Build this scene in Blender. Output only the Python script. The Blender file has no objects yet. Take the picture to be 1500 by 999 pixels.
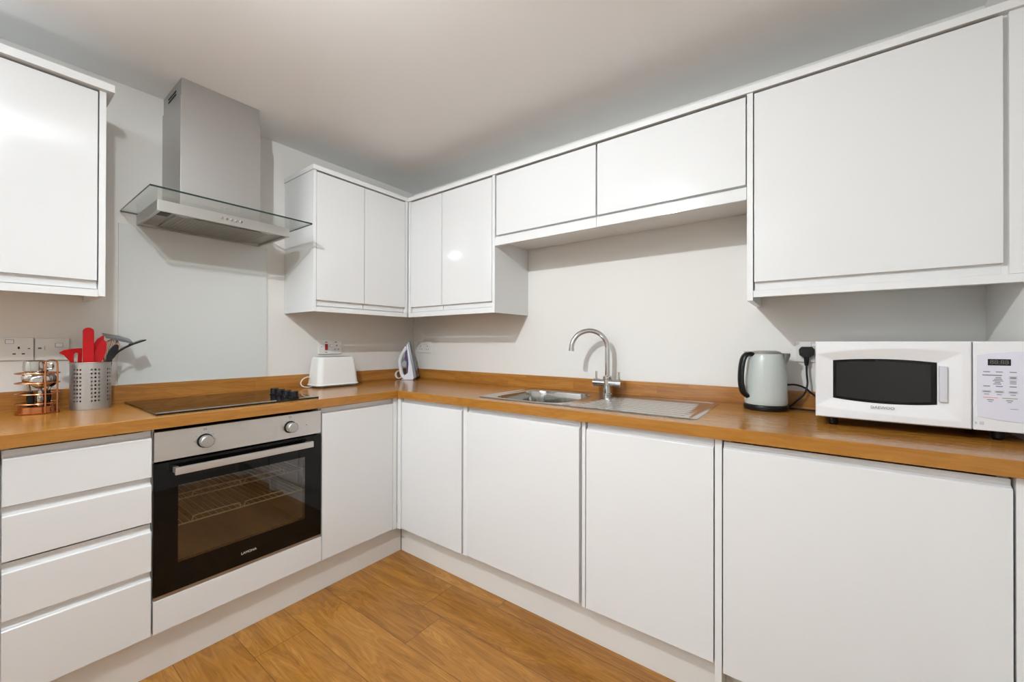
import bpy, bmesh, math, random
from mathutils import Vector, Matrix
random.seed(4)
PI = math.pi
S = bpy.context.scene
C = S.collection

# ------------------------------------------------------------------ materials
def new_mat(name):
    m = bpy.data.materials.new(name); m.use_nodes = True
    nt = m.node_tree
    for n in list(nt.nodes): nt.nodes.remove(n)
    out = nt.nodes.new('ShaderNodeOutputMaterial')
    return m, nt, out
def N(nt, t, **kw):
    n = nt.nodes.new(t)
    for k, v in kw.items(): setattr(n, k, v)
    return n
def mth(nt, op, a, b=None, c=None):
    n = nt.nodes.new('ShaderNodeMath'); n.operation = op
    for i, v in enumerate((a, b, c)):
        if v is None: continue
        if isinstance(v, (int, float)): n.inputs[i].default_value = v
        else: nt.links.new(v, n.inputs[i])
    return n.outputs[0]
def pbr(name, col, rough=.5, metal=0., spec=.5, bump=0., bscale=200., coat=0., crough=.03, vary=0., vscale=6., aniso=0., stretch=None):
    m, nt, out = new_mat(name)
    b = N(nt, 'ShaderNodeBsdfPrincipled')
    b.inputs['Roughness'].default_value = rough
    b.inputs['Metallic'].default_value = metal
    b.inputs['Specular IOR Level'].default_value = spec
    b.inputs['Coat Weight'].default_value = coat
    b.inputs['Coat Roughness'].default_value = crough
    nt.links.new(b.outputs[0], out.inputs[0])
    tc = N(nt, 'ShaderNodeTexCoord')
    src = tc.outputs['Object']
    if stretch:
        mp = N(nt, 'ShaderNodeMapping'); mp.inputs['Scale'].default_value = stretch
        nt.links.new(src, mp.inputs[0]); src = mp.outputs[0]
    no = N(nt, 'ShaderNodeTexNoise'); no.inputs['Scale'].default_value = vscale; no.inputs['Detail'].default_value = 4
    nt.links.new(src, no.inputs[0])
    mx = N(nt, 'ShaderNodeMix', data_type='RGBA')
    c = (*col, 1)
    mx.inputs[6].default_value = tuple(x*(1-vary) for x in col)+(1,)
    mx.inputs[7].default_value = tuple(min(1, x*(1+vary)) for x in col)+(1,)
    nt.links.new(no.outputs[0], mx.inputs[0]); nt.links.new(mx.outputs[2], b.inputs['Base Color'])
    if bump:
        n2 = N(nt, 'ShaderNodeTexNoise'); n2.inputs['Scale'].default_value = bscale; n2.inputs['Detail'].default_value = 3
        nt.links.new(src, n2.inputs[0])
        bp = N(nt, 'ShaderNodeBump'); bp.inputs['Strength'].default_value = bump; bp.inputs['Distance'].default_value = .001
        nt.links.new(n2.outputs[0], bp.inputs['Height']); nt.links.new(bp.outputs[0], b.inputs['Normal'])
    return m
def emis(name, col, s):
    m, nt, out = new_mat(name)
    e = N(nt, 'ShaderNodeEmission'); e.inputs[0].default_value = (*col, 1); e.inputs[1].default_value = s
    nt.links.new(e.outputs[0], out.inputs[0]); return m
def pane_mat(name, tint, ior=1.5, rough=.0, gmix=1.0):
    m, nt, out = new_mat(name)
    t = N(nt, 'ShaderNodeBsdfTransparent'); t.inputs[0].default_value = (*tint, 1)
    g = N(nt, 'ShaderNodeBsdfGlossy'); g.inputs['Roughness'].default_value = rough
    lw = N(nt, 'ShaderNodeLayerWeight'); lw.inputs[0].default_value = .5
    r0 = ((ior-1)/(ior+1))**2*gmix
    fr = mth(nt, 'ADD', r0, mth(nt, 'MULTIPLY', mth(nt, 'POWER', lw.outputs['Facing'], 5.), 1-r0))
    mx = N(nt, 'ShaderNodeMixShader')
    nt.links.new(fr, mx.inputs[0]); nt.links.new(t.outputs[0], mx.inputs[1]); nt.links.new(g.outputs[0], mx.inputs[2])
    nt.links.new(mx.outputs[0], out.inputs[0]); return m

def ramp(nt, fac, stops):
    r = N(nt, 'ShaderNodeValToRGB')
    while len(r.color_ramp.elements) < len(stops): r.color_ramp.elements.new(.5)
    for e, (p, c) in zip(r.color_ramp.elements, stops): e.position = p; e.color = (*c, 1)
    nt.links.new(fac, r.inputs[0]); return r.outputs[0]

def wood(name, along, width, length, stops, rough, seam, grain=1., coat=0., off=0., tone=.35, vert=False):
    """planks or staves laid along one world axis; grain stretched along it"""
    m, nt, out = new_mat(name)
    b = N(nt, 'ShaderNodeBsdfPrincipled'); nt.links.new(b.outputs[0], out.inputs[0])
    b.inputs['Roughness'].default_value = rough; b.inputs['Coat Weight'].default_value = coat; b.inputs['Coat Roughness'].default_value = .12
    g = N(nt, 'ShaderNodeNewGeometry'); sp = N(nt, 'ShaderNodeSeparateXYZ'); nt.links.new(g.outputs['Position'], sp.inputs[0])
    x, y, z = sp.outputs
    a, c = (y, x) if along == 'y' else (x, y)
    c = mth(nt, 'ADD', c, mth(nt, 'MULTIPLY', z, 1.0)) if vert else c
    c0 = mth(nt, 'DIVIDE', mth(nt, 'SUBTRACT', c, off), width)
    idx = mth(nt, 'FLOOR', c0)
    wn = N(nt, 'ShaderNodeTexWhiteNoise', noise_dimensions='1D'); nt.links.new(idx, wn.inputs['W'])
    a0 = mth(nt, 'ADD', mth(nt, 'DIVIDE', a, length), wn.outputs[0])
    ai = mth(nt, 'FLOOR', a0)
    wn2 = N(nt, 'ShaderNodeTexWhiteNoise', noise_dimensions='2D')
    cv = N(nt, 'ShaderNodeCombineXYZ'); nt.links.new(idx, cv.inputs[0]); nt.links.new(ai, cv.inputs[1]); nt.links.new(cv.outputs[0], wn2.inputs['Vector'])
    pid = wn2.outputs[0]
    # grain coordinates
    gv = N(nt, 'ShaderNodeCombineXYZ')
    nt.links.new(mth(nt, 'MULTIPLY', a, 1.0), gv.inputs[0])
    nt.links.new(mth(nt, 'MULTIPLY', c, 7.0), gv.inputs[1])
    nt.links.new(mth(nt, 'MULTIPLY', pid, 37.), gv.inputs[2])
    n1 = N(nt, 'ShaderNodeTexNoise'); n1.inputs['Scale'].default_value = 2.2*grain; n1.inputs['Detail'].default_value = 6; n1.inputs['Distortion'].default_value = 1.4
    nt.links.new(gv.outputs[0], n1.inputs[0])
    gv2 = N(nt, 'ShaderNodeCombineXYZ')
    nt.links.new(mth(nt, 'MULTIPLY', a, 6.0), gv2.inputs[0]); nt.links.new(mth(nt, 'MULTIPLY', c, 160.0), gv2.inputs[1]); nt.links.new(mth(nt, 'MULTIPLY', pid, 11.), gv2.inputs[2])
    n2 = N(nt, 'ShaderNodeTexNoise'); n2.inputs['Scale'].default_value = 1.6; n2.inputs['Detail'].default_value = 3
    nt.links.new(gv2.outputs[0], n2.inputs[0])
    # cathedral rings
    rr = mth(nt, 'SINE', mth(nt, 'MULTIPLY', n1.outputs[0], 55.))
    f = mth(nt, 'ADD', mth(nt, 'MULTIPLY', n1.outputs[0], .75), mth(nt, 'MULTIPLY', rr, .075))
    f = mth(nt, 'ADD', f, mth(nt, 'MULTIPLY', mth(nt, 'SUBTRACT', n2.outputs[0], .5), .38))
    f = mth(nt, 'ADD', f, mth(nt, 'MULTIPLY', mth(nt, 'SUBTRACT', pid, .5), tone))
    f = mth(nt, 'ADD', f, .12)
    col = ramp(nt, f, stops)
    # knots
    kn = N(nt, 'ShaderNodeTexVoronoi'); kn.inputs['Scale'].default_value = 1.0
    kv = N(nt, 'ShaderNodeCombineXYZ'); nt.links.new(mth(nt, 'MULTIPLY', a, 2.2), kv.inputs[0]); nt.links.new(mth(nt, 'MULTIPLY', c, 5.), kv.inputs[1]); nt.links.new(mth(nt, 'MULTIPLY', pid, 9.), kv.inputs[2])
    nt.links.new(kv.outputs[0], kn.inputs[0])
    kf = mth(nt, 'LESS_THAN', kn.outputs['Distance'], .055) if not vert else None
    fr = mth(nt, 'FRACT', c0); fa = mth(nt, 'FRACT', a0)
    def edge(v, w): return mth(nt, 'LESS_THAN', mth(nt, 'SUBTRACT', .5, mth(nt, 'ABSOLUTE', mth(nt, 'SUBTRACT', v, .5))), w)
    sm = mth(nt, 'MAXIMUM', edge(fr, seam/width), edge(fa, seam/length))
    mx = N(nt, 'ShaderNodeMix', data_type='RGBA'); mx.inputs[7].default_value = tuple(v*.35 for v in stops[0][1])+(1,)
    nt.links.new(mth(nt, 'MULTIPLY', sm, .7), mx.inputs[0]); nt.links.new(col, mx.inputs[6])
    cc = mx.outputs[2]
    if kf is not None and not vert:
        m2 = N(nt, 'ShaderNodeMix', data_type='RGBA'); m2.inputs[7].default_value = tuple(v*.5 for v in stops[0][1])+(1,)
        ks = N(nt, 'ShaderNodeMapRange'); ks.inputs[1].default_value = .02; ks.inputs[2].default_value = .14; ks.inputs[3].default_value = .75; ks.inputs[4].default_value = 0.
        nt.links.new(kn.outputs['Distance'], ks.inputs[0]); nt.links.new(ks.outputs[0], m2.inputs[0]); nt.links.new(cc, m2.inputs[6]); cc = m2.outputs[2]
    nt.links.new(cc, b.inputs['Base Color'])
    bp = N(nt, 'ShaderNodeBump'); bp.inputs['Strength'].default_value = .12; bp.inputs['Distance'].default_value = .001
    nt.links.new(n2.outputs[0], bp.inputs['Height']); nt.links.new(bp.outputs[0], b.inputs['Normal'])
    return m

M = {}
M['wall'] = pbr('wall_paint', (.80, .778, .735), .75, spec=.25, vary=.01, vscale=3, bump=.05, bscale=90)
M['ceiling'] = pbr('ceiling_paint', (.89, .89, .88), .9, spec=.1, vary=.01)
M['gloss'] = pbr('white_gloss_door', (.765, .765, .757), .08, spec=.5, vary=.004)
M['base_gloss'] = M['gloss']
M['carcass'] = pbr('white_melamine', (.80, .79, .765), .35, spec=.4)
M['satin'] = pbr('white_satin_trim', (.79, .79, .78), .3, spec=.4)
M['plinth'] = pbr('plinth_white', (.76, .735, .69), .35, spec=.4)
FL = [(.12, (.15, .050, .005)), (.42, (.30, .120, .015)), (.62, (.40, .172, .026)), (.85, (.53, .26, .055))]
M['floor'] = wood('oak_laminate_floor', 'y', .192, 1.28, FL, .30, .0012, grain=1., off=-1.38, tone=.10)
WT = [(.10, (.28, .105, .013)), (.45, (.38, .158, .022)), (.8, (.48, .218, .040))]
M['top_x'] = wood('oak_worktop_along_x', 'x', .30, 9., WT, .20, .0, grain=.7, tone=.0, vert=True)
M['top_y'] = wood('oak_worktop_along_y', 'y', .30, 9., WT, .20, .0, grain=.7, tone=.0, vert=True)
UP = [(.10, (.25, .09, .012)), (.45, (.39, .155, .024)), (.8, (.52, .235, .05))]
M['up_x'] = wood('oak_upstand_along_x', 'x', .045, .55, UP, .3, .0004, grain=.7, tone=.22, vert=True)
M['up_y'] = wood('oak_upstand_along_y', 'y', .045, .45, UP, .3, .0004, grain=.7, tone=.25, vert=True)
M['steel'] = pbr('brushed_steel', (.49, .48, .465), .42, metal=.92, bump=.15, bscale=60, stretch=(1, 1, 40), vary=.03)
M['steel_h'] = pbr('brushed_steel_horizontal', (.62, .605, .58), .36, metal=.9, bump=.10, bscale=60, stretch=(1, 40, 40), vary=.04)
M['sink'] = pbr('sink_steel', (.50, .495, .48), .13, metal=1.)
M['dark_steel'] = pbr('hood_underside_steel', (.42, .40, .37), .38, metal=1., vary=.06)
M['chrome'] = pbr('chrome', (.62, .62, .62), .05, metal=1.)
M['mirror_steel'] = pbr('mirror_steel', (.50, .485, .46), .06, metal=1.)
M['copper'] = pbr('copper_wire', (.60, .25, .11), .22, metal=1.)
M['black_glass'] = pbr('black_glass', (.003, .003, .003), .03, spec=.28)
M['hob_glass'] = pbr('hob_glass', (.004, .003, .003), .008, spec=.5)
M['zone'] = pbr('hob_zone_print', (.05, .048, .045), .15)
M['black'] = pbr('black_plastic', (.006, .006, .007), .34, spec=.35)
M['black_matt'] = pbr('black_matt', (.006, .006, .006), .7)
M['gap'] = pbr('dark_gap', (.02, .02, .02), .9)
M['red'] = pbr('red_silicone', (.52, .004, .008), .5, spec=.3)
M['enamel'] = pbr('oven_enamel', (.17, .15, .12), .35)
M['rack'] = pbr('oven_rack_wire', (.85, .76, .55), .3, metal=.2)
M['pane'] = pane_mat('clear_glass', (.965, .98, .97), 1.5, gmix=.8)
M['oven_pane'] = pane_mat('tinted_oven_glass', (.66, .64, .60), 2.1, rough=.0)
M['splash'] = pbr('splashback_glass', (.70, .715, .69), .06, spec=.5, vary=.0)
M['glass_edge'] = pbr('glass_edge_green', (.015, .03, .025), .1)
M['plastic'] = pbr('white_plastic', (.84, .84, .84), .22, spec=.5)
M['mw_white'] = pbr('microwave_white', (.82, .82, .83), .28, spec=.5)
M['mw_panel'] = pbr('microwave_panel_lilac', (.74, .73, .82), .3)
M['mw_handle'] = pbr('microwave_handle_lilac_grey', (.66, .66, .71), .3)
M['mesh_glass'] = pbr('microwave_window', (.014, .014, .015), .12, spec=.4, vary=.25, vscale=900)
M['socket'] = pbr('socket_white', (.80, .78, .74), .25)
M['socket_grey'] = pbr('socket_mark_grey', (.13, .12, .11), .5)
M['red_switch'] = pbr('red_rocker', (.42, .01, .015), .3)
M['kettle'] = pbr('kettle_enamel', (.52, .56, .53), .16, spec=.55, coat=.5)
M['toaster'] = pbr('toaster_white', (.82, .82, .80), .25)
M['grey_plastic'] = pbr('grey_plastic', (.30, .30, .30), .4)
M['iron_white'] = pbr('iron_white', (.80, .80, .84), .22)
M['purple'] = pbr('iron_purple', (.055, .03, .14), .2)
M['iron_grey'] = pbr('iron_grey', (.15, .165, .18), .3, metal=.4)
M['smoke'] = pbr('iron_tank_smoke', (.35, .37, .40), .12)
M['print'] = pbr('grey_print', (.22, .22, .24), .5)
M['print_light'] = pbr('light_print', (.60, .60, .62), .5)
M['print_orange'] = pbr('orange_print', (.75, .40, .25), .5)
M['print_green'] = pbr('green_print', (.30, .42, .13), .5)
M['display'] = pbr('display_black', (.012, .012, .014), .15)
M['digit'] = pbr('display_digit', (.12, .115, .10), .4)
M['logo'] = pbr('silver_logo', (.62, .62, .62), .4)
M['white_cable'] = pbr('white_cable', (.80, .78, .74), .4)
M['bulb'] = emis('lamp_bulb', (1., .90, .78), 6.)

# ------------------------------------------------------------------ mesh helpers
def bevel_new(bm, faces, w, seg=2):
    if not w: return
    ed = {e for f in faces for e in f.edges}
    bmesh.ops.bevel(bm, geom=list(ed), offset=w, segments=seg, affect='EDGES', profile=.5)
def box(bm, x0, x1, y0, y1, z0, z1, bev=.0, seg=2):
    x0, x1 = sorted((x0, x1)); y0, y1 = sorted((y0, y1)); z0, z1 = sorted((z0, z1))
    v = [bm.verts.new(p) for p in ((x0,y0,z0),(x1,y0,z0),(x1,y1,z0),(x0,y1,z0),(x0,y0,z1),(x1,y0,z1),(x1,y1,z1),(x0,y1,z1))]
    fs = [bm.faces.new([v[i] for i in q]) for q in ((0,3,2,1),(4,5,6,7),(0,1,5,4),(1,2,6,5),(2,3,7,6),(3,0,4,7))]
    bevel_new(bm, fs, bev, seg); return fs
def prism(bm, pts, fn, a0, a1, bev=0.):
    """polygon pts (p,q); fn(p,q,a) -> world"""
    A = [bm.verts.new(fn(p, q, a0)) for p, q in pts]; B = [bm.verts.new(fn(p, q, a1)) for p, q in pts]
    n = len(pts); fs = [bm.faces.new(A), bm.faces.new(B[::-1])]
    for i in range(n): fs.append(bm.faces.new((A[i], B[i], B[(i+1) % n], A[(i+1) % n])))
    bmesh.ops.recalc_face_normals(bm, faces=fs)
    bevel_new(bm, fs, bev); return fs
def lathe(bm, prof, cx=0, cy=0, n=40, axis='z', sx=1., sy=1., cz=0.):
    rings = []
    for r, h in prof:
        if r < 1e-6:
            p = (cx, cy, cz+h) if axis == 'z' else ((cx+h, cy, cz) if axis == 'x' else (cx, cy+h, cz))
            rings.append([bm.verts.new(p)])
        else:
            ring = []
            for i in range(n):
                t = 2*PI*i/n; a, b_ = r*math.cos(t)*sx, r*math.sin(t)*sy
                p = (cx+a, cy+b_, cz+h) if axis == 'z' else ((cx+h, cy+a, cz+b_) if axis == 'x' else (cx+b_, cy+h, cz+a))
                ring.append(bm.verts.new(p))
            rings.append(ring)
    for k in range(len(rings)-1):
        A, B = rings[k], rings[k+1]
        if len(A) == 1 and len(B) == 1: continue
        for i in range(n):
            j = (i+1) % n
            if len(A) == 1: bm.faces.new((A[0], B[i], B[j]))
            elif len(B) == 1: bm.faces.new((A[i], A[j], B[0]))
            else: bm.faces.new((A[i], A[j], B[j], B[i]))
    if len(rings[0]) > 1: bm.faces.new(rings[0][::-1])
    if len(rings[-1]) > 1: bm.faces.new(rings[-1])
def smooth_path(pts, k=8, closed=False):
    P = [Vector(p) for p in pts]; n = len(P); out = []
    rng = range(n) if closed else range(n-1)
    for i in rng:
        p0 = P[(i-1) % n] if closed or i > 0 else P[0]*2-P[1]
        p1, p2 = P[i], P[(i+1) % n]
        p3 = P[(i+2) % n] if closed or i+2 < n else P[-1]*2-P[-2]
        for j in range(k):
            t = j/k
            out.append(.5*((2*p1)+(-p0+p2)*t+(2*p0-5*p1+4*p2-p3)*t*t+(-p0+3*p1-3*p2+p3)*t**3))
    if not closed: out.append(P[-1])
    return out
def tube(bm, pts, r, n=10, closed=False, cap=True):
    P = [Vector(p) for p in pts]; m = len(P)
    rad = r if isinstance(r, (list, tuple)) else [r]*m
    up = None; rings = []
    for i in range(m):
        if closed: t = (P[(i+1) % m]-P[(i-1) % m])
        else: t = P[min(i+1, m-1)]-P[max(i-1, 0)]
        t.normalize()
        if up is None:
            up = Vector((0, 0, 1)) if abs(t.z) < .9 else Vector((1, 0, 0))
        u = (up-t*up.dot(t)).normalized(); w = t.cross(u); up = u
        rings.append([bm.verts.new(P[i]+(u*math.cos(2*PI*j/n)+w*math.sin(2*PI*j/n))*rad[i]) for j in range(n)])
    for i in range(m if closed else m-1):
        A, B = rings[i], rings[(i+1) % m]
        if closed and i == m-1:
            k = min(range(n), key=lambda s: (B[s].co-A[0].co).length); B = B[k:]+B[:k]
        for j in range(n): bm.faces.new((A[j], A[(j+1) % n], B[(j+1) % n], B[j]))
    if not closed and cap: bm.faces.new(rings[0][::-1]); bm.faces.new(rings[-1])
def BM(): return bmesh.new()

def wloc(o):
    v = Vector(o.location); 
    while o.parent: o = o.parent; v += Vector(o.location)
    return v
def obj(name, bm, mat, parent=None, local=False, sharp=35, base=False, tf=None):
    bmesh.ops.recalc_face_normals(bm, faces=bm.faces)
    if tf is not None: bmesh.ops.transform(bm, matrix=tf, verts=bm.verts)
    me = bpy.data.meshes.new(name)
    loc = Vector((0, 0, 0))
    if parent is None and not local:
        xs = [v.co for v in bm.verts]
        lo = Vector([min(c[i] for c in xs) for i in range(3)]); hi = Vector([max(c[i] for c in xs) for i in range(3)])
        loc = Vector(((lo.x+hi.x)/2, (lo.y+hi.y)/2, lo.z)) if base else Vector((0, 0, 0))
        bmesh.ops.translate(bm, vec=-loc, verts=bm.verts)
    elif parent is not None and not local:
        bmesh.ops.translate(bm, vec=-wloc(parent), verts=bm.verts)
    bm.to_mesh(me); bm.free()
    for m in (mat if isinstance(mat, list) else [mat]): me.materials.append(m)
    for p in me.polygons: p.use_smooth = True
    me.set_sharp_from_angle(angle=math.radians(sharp))
    o = bpy.data.objects.new(name, me); C.objects.link(o)
    o.location = loc
    if parent is not None: o.parent = parent
    wn_ = o.modifiers.new('weighted_normal', 'WEIGHTED_NORMAL'); wn_.keep_sharp = True; wn_.weight = 90
    return o
def struct(name, bm, mat, parent=None, **k):
    o = obj(name, bm, mat, parent, **k)
    if parent is None: o['kind'] = 'structure'
    return o
def tag(o, label, cat, group=None, kind=None):
    o['label'] = label; o['category'] = cat
    if group: o['group'] = group
    if kind: o['kind'] = kind
    return o
def thing(name, label, cat, loc=(0, 0, 0), rz=0, group=None):
    o = bpy.data.objects.new(name, None); C.objects.link(o); o.location = loc; o.rotation_euler = (0, 0, rz)
    o.empty_display_size = .05
    return tag(o, label, cat, group)
def text_mesh(name, body, size, mat, parent, mtx, ext=.0003, local=False):
    cu = bpy.data.curves.new(name+'_curve', 'FONT'); cu.body = body; cu.size = size; cu.extrude = ext; cu.align_x = 'CENTER'; cu.align_y = 'CENTER'
    tmp = bpy.data.objects.new(name+'_tmp', cu); C.objects.link(tmp)
    dg = bpy.context.evaluated_depsgraph_get(); dg.update()
    me = bpy.data.meshes.new_from_object(tmp.evaluated_get(dg)); bpy.data.objects.remove(tmp)
    bm = BM(); bm.from_mesh(me); bmesh.ops.transform(bm, matrix=mtx, verts=bm.verts)
    return obj(name, bm, mat, parent, local=local)
def frame_mtx(origin, ux, uy):
    ux = Vector(ux).normalized(); uy = Vector(uy).normalized(); uz = ux.cross(uy)
    return Matrix(((ux.x, uy.x, uz.x, origin[0]), (ux.y, uy.y, uz.y, origin[1]), (ux.z, uy.z, uz.z, origin[2]), (0, 0, 0, 1)))

# ------------------------------------------------------------------ camera
f, v0, u0 = 590.12, 500.97, 740.39
yaw, pit, rol = .6449, .0035, .0022
fw = Vector((math.cos(yaw)*math.cos(pit), math.sin(yaw)*math.cos(pit), math.sin(pit)))
rt = Vector((math.sin(yaw), -math.cos(yaw), 0)); up = rt.cross(fw)
rt, up = rt*math.cos(rol)+up*math.sin(rol), up*math.cos(rol)-rt*math.sin(rol)
cam = bpy.data.cameras.new('camera'); co = bpy.data.objects.new('camera', cam); C.objects.link(co)
mt = Matrix((rt, up, -fw)).transposed().to_4x4(); mt.translation = Vector((-2.0188, -2.3864, 1.1686)); co.matrix_world = mt
cam.sensor_width = 36; cam.lens = f/1500*36; cam.shift_x = (750-u0)/1500; cam.shift_y = (v0-499.5)/1500
cam.clip_start = .02
S.camera = co

# ------------------------------------------------------------------ room
XF, YR, ZC = -4.3, -2.855, 2.294
T = .1
b = BM(); box(b, XF-T, T, YR-T, T, -.1, 0); struct('floor', b, M['floor'])
b = BM(); box(b, XF-T, T, YR-T, T, ZC, ZC+.1); struct('ceiling', b, M['ceiling'])
b = BM(); box(b, XF-T, T, 0, T, 0, ZC); struct('wall_left', b, M['wall'])
b = BM(); box(b, 0, T, YR-T, 0, 0, ZC); struct('wall_back', b, M['wall'])
b = BM(); box(b, XF-T, 0, YR-T, YR, 0, ZC); struct('wall_right', b, M['wall'])
b = BM(); box(b, XF-T, XF, YR-T, T, 0, ZC); struct('wall_front', b, M['wall'])

# ------------------------------------------------------------------ cabinets
def H(s, d, z): return (s, -d, z)
def K(s, d, z): return (-d, s, z)
def cbox(bm, side, s0, s1, d0, d1, z0, z1, bev=.0):
    p, q = side(s0, d0, z0), side(s1, d1, z1)
    return box(bm, p[0], q[0], p[1], q[1], p[2], q[2], bev)
def cprism(bm, side, prof, s0, s1, bev=0.):
    return prism(bm, prof, lambda d, z, s: side(s, d, z), s0, s1, bev)
DT = .019
def base_door(side, s0, s1, D, zb, zt, parent, name='door', lip=.028):
    b = BM()
    cprism(b, side, [(D-DT, zb), (D, zb), (D, zt), (D-.003, zt+.003), (D-.009, zt+.0045), (D-.0125, zt+.008), (D-.014, zt+.013), (D-.014, zt+lip), (D-DT, zt+lip)], s0, s1, .0006)
    return obj(name, b, M['base_gloss'], parent)
def wall_door(side, s0, s1, D, zb, zt, parent, lip=.030):
    b = BM()
    cprism(b, side, [(D-DT, zt), (D, zt), (D, zb), (D-.015, zb-.001), (D-.015, zb-lip), (D-DT, zb-lip)], s0, s1, .0007)
    return obj('door', b, M['gloss'], parent)
def base_carcass(side, s0, s1, D, parent, z0=.152, z1=.868, top=False, back=.04):
    b = BM(); t = .018; Di = D-DT-.002
    cbox(b, side, s0, s0+t, back, Di, z0, z1); cbox(b, side, s1-t, s1, back, Di, z0, z1)
    cbox(b, side, s0+t, s1-t, back, Di, z0, z0+t); cbox(b, side, s0+t, s1-t, back, back+.008, z0+t, z1)
    return obj('body', b, M['carcass'], parent)
def wall_carcass(side, s0, s1, D, parent, z0=1.362, z1=2.074, ends=(0, 0), zend=None, pel=True, under=None):
    b = BM(); t = .016; Di = D-DT-.002; e0, e1 = ends
    zb = under if under else z0; z1 -= .024
    cbox(b, side, s0, s0+t, .002, Di, zb, z1); cbox(b, side, s1-t, s1, .002, Di, zb, z1)
    cbox(b, side, s0+t, s1-t, .002, Di, zb, zb+t); cbox(b, side, s0+t, s1-t, .002, Di, z1-t, z1)
    cbox(b, side, s0+t, s1-t, .002, .008, zb+t, z1-t)
    return obj('body', b, M['carcass'], parent)
def end_panel(side, s0, s1, D, z0, z1, parent, name='end_panel', d0=.002):
    b = BM(); cbox(b, side, s0, s1, d0, D, z0, z1, .0008); return obj(name, b, M['satin'], parent)

DH, DS = .578, .595
# --- base run under the hob wall
c = thing('drawer_unit', 'white four-drawer base unit left of the oven', 'drawer unit', (-1.80, -.3, .152))
base_carcass(H, -1.965, -1.639, DH, c)
dz = [(.705, .836), (.549, .675), (.382, .515), (.157, .352)]
for a, z in dz: base_door(H, -1.963, -1.6405, DH, a, z, c, 'drawer_front', lip=.026)
c = thing('base_cabinet', 'white base cabinet left of the drawers, cut by the frame edge', 'cabinet', (-2.27, -.3, .152))
base_carcass(H, -2.565, -1.968, DH, c); base_door(H, -2.562, -1.969, DH, .157, .838, c)
c = thing('oven_housing', 'white oven housing base unit with a plain filler panel below the oven', 'cabinet', (-1.335, -.3, .152))
b = BM()
for s0, s1 in ((-1.637, -1.630), (-1.040, -1.033)): cbox(b, H, s0, s1, .04, DH-.022, .152, .868)
cbox(b, H, -1.63, -1.04, .04, DH-.022, .152, .17); cbox(b, H, -1.63, -1.04, .02, DH-.022, .262, .278)
obj('body', b, M['carcass'], c)
b = BM(); cbox(b, H, -1.635, -1.0335, DH-DT, DH, .157, .270, .001); obj('filler_panel', b, M['base_gloss'], c)
c = thing('base_cabinet', 'white single-door base cabinet right of the oven, at the inner corner', 'cabinet', (-.82, -.3, .152))
base_carcass(H, -1.031, -.632, DH, c); base_door(H, -1.030, -.6325, DH, .157, .836, c)
b = BM(); box(b, -.6305, -.604, -DH, -DH+.03, .152, .868, .0008); obj('corner_post', b, M['satin'], c)
# --- base run under the sink wall
c = thing('base_cabinet', 'white narrow-door corner base cabinet, first door right of the inner corner', 'cabinet', (-.3, -.82, .152))
base_carcass(K, -1.058, -.61, DS, c); base_door(K, -1.053, -.606, DS, .155, .842, c)
b = BM(); box(b, -.603, -.575, -.6045, -DH-.001, .152, .868, .0008); obj('corner_post', b, M['satin'], c)
end_panel(K, -1.085, -1.060, DS-.004, .152, .868, c, 'filler_strip', d0=.5)
c = thing('base_cabinet', 'white wide-door base cabinet under the sink bowl', 'cabinet', (-.3, -1.38, .152))
base_carcass(K, -1.684, -1.087, DS, c); base_door(K, -1.674, -1.089, DS, .160, .838, c)
end_panel(K, -1.699, -1.6855, DS-.004, .152, .868, c, 'filler_strip', d0=.5)
c = thing('base_cabinet', 'white base cabinet with plain door below the sink drainer', 'cabinet', (-.3, -1.92, .152))
base_carcass(K, -2.1465, -1.701, DS, c); base_door(K, -2.1445, -1.704, DS, .155, .836, c)
c = thing('end_panel', 'white vertical support panel between the drainer cabinet and the wide appliance door', 'panel', (-.3, -2.158, 0))
b = BM(); cbox(b, K, -2.168, -2.148, .04, DS-.003, 0, .868, .0008); obj('panel', b, M['satin'], c)
c = thing('base_cabinet', 'white widest base door under the microwave, integrated appliance front', 'cabinet', (-.3, -2.46, .12))
base_carcass(K, -2.757, -2.172, DS-.006, c, z0=.135); base_door(K, -2.757, -2.1725, DS+.002, .137, .838, c, lip=.022)
c = thing('end_panel', 'white filler panel at the far right end below the worktop', 'panel', (-.3, -2.80, 0))
b = BM(); cbox(b, K, -2.853, -2.762, .5, DS, 0, .868, .0008); obj('panel', b, M['satin'], c)
b = BM(); cbox(b, H, -2.565, -.5475, .525, .541, 0, .151, .0005); tag(obj('plinth', b, M['plinth'], base=True), 'long white plinth board below the oven and drawers', 'plinth')
b = BM(); cbox(b, K, -2.147, -.545, .530, .546, 0, .151, .0005); tag(obj('plinth', b, M['plinth'], base=True), 'long white plinth board below the sink cabinets', 'plinth')
b = BM(); cbox(b, K, -2.76, -2.169, .500, .516, 0, .128, .0005); tag(obj('plinth', b, M['plinth'], base=True), 'short recessed plinth board below the widest base door', 'plinth')

# --- wall units
W = .324
g = 'white gloss wall cabinets'
c = thing('wall_cabinet', 'white gloss wall cabinet left of the cooker hood, cut by the frame edge', 'wall cabinet', (-2.02, -.16, 1.337))
wall_carcass(H, -2.33, -1.7395, W, c, z1=2.088); wall_door(H, -2.328, -1.7425, W, 1.394, 2.080, c)
end_panel(H, -1.7385, -1.7205, W, 1.337, 2.088, c)
b = BM(); cbox(b, H, -2.33, -1.739, W-.018, W-.001, 1.335, 1.3605, .0008); obj('light_rail', b, M['satin'], c)
b = BM(); box(b, -2.34, -1.700, -.342, -.001, 2.0885, 2.117, .001); tag(obj('cornice', b, M['satin'], base=True), 'white cornice board on the wall cabinet left of the hood', 'cornice')

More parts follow.
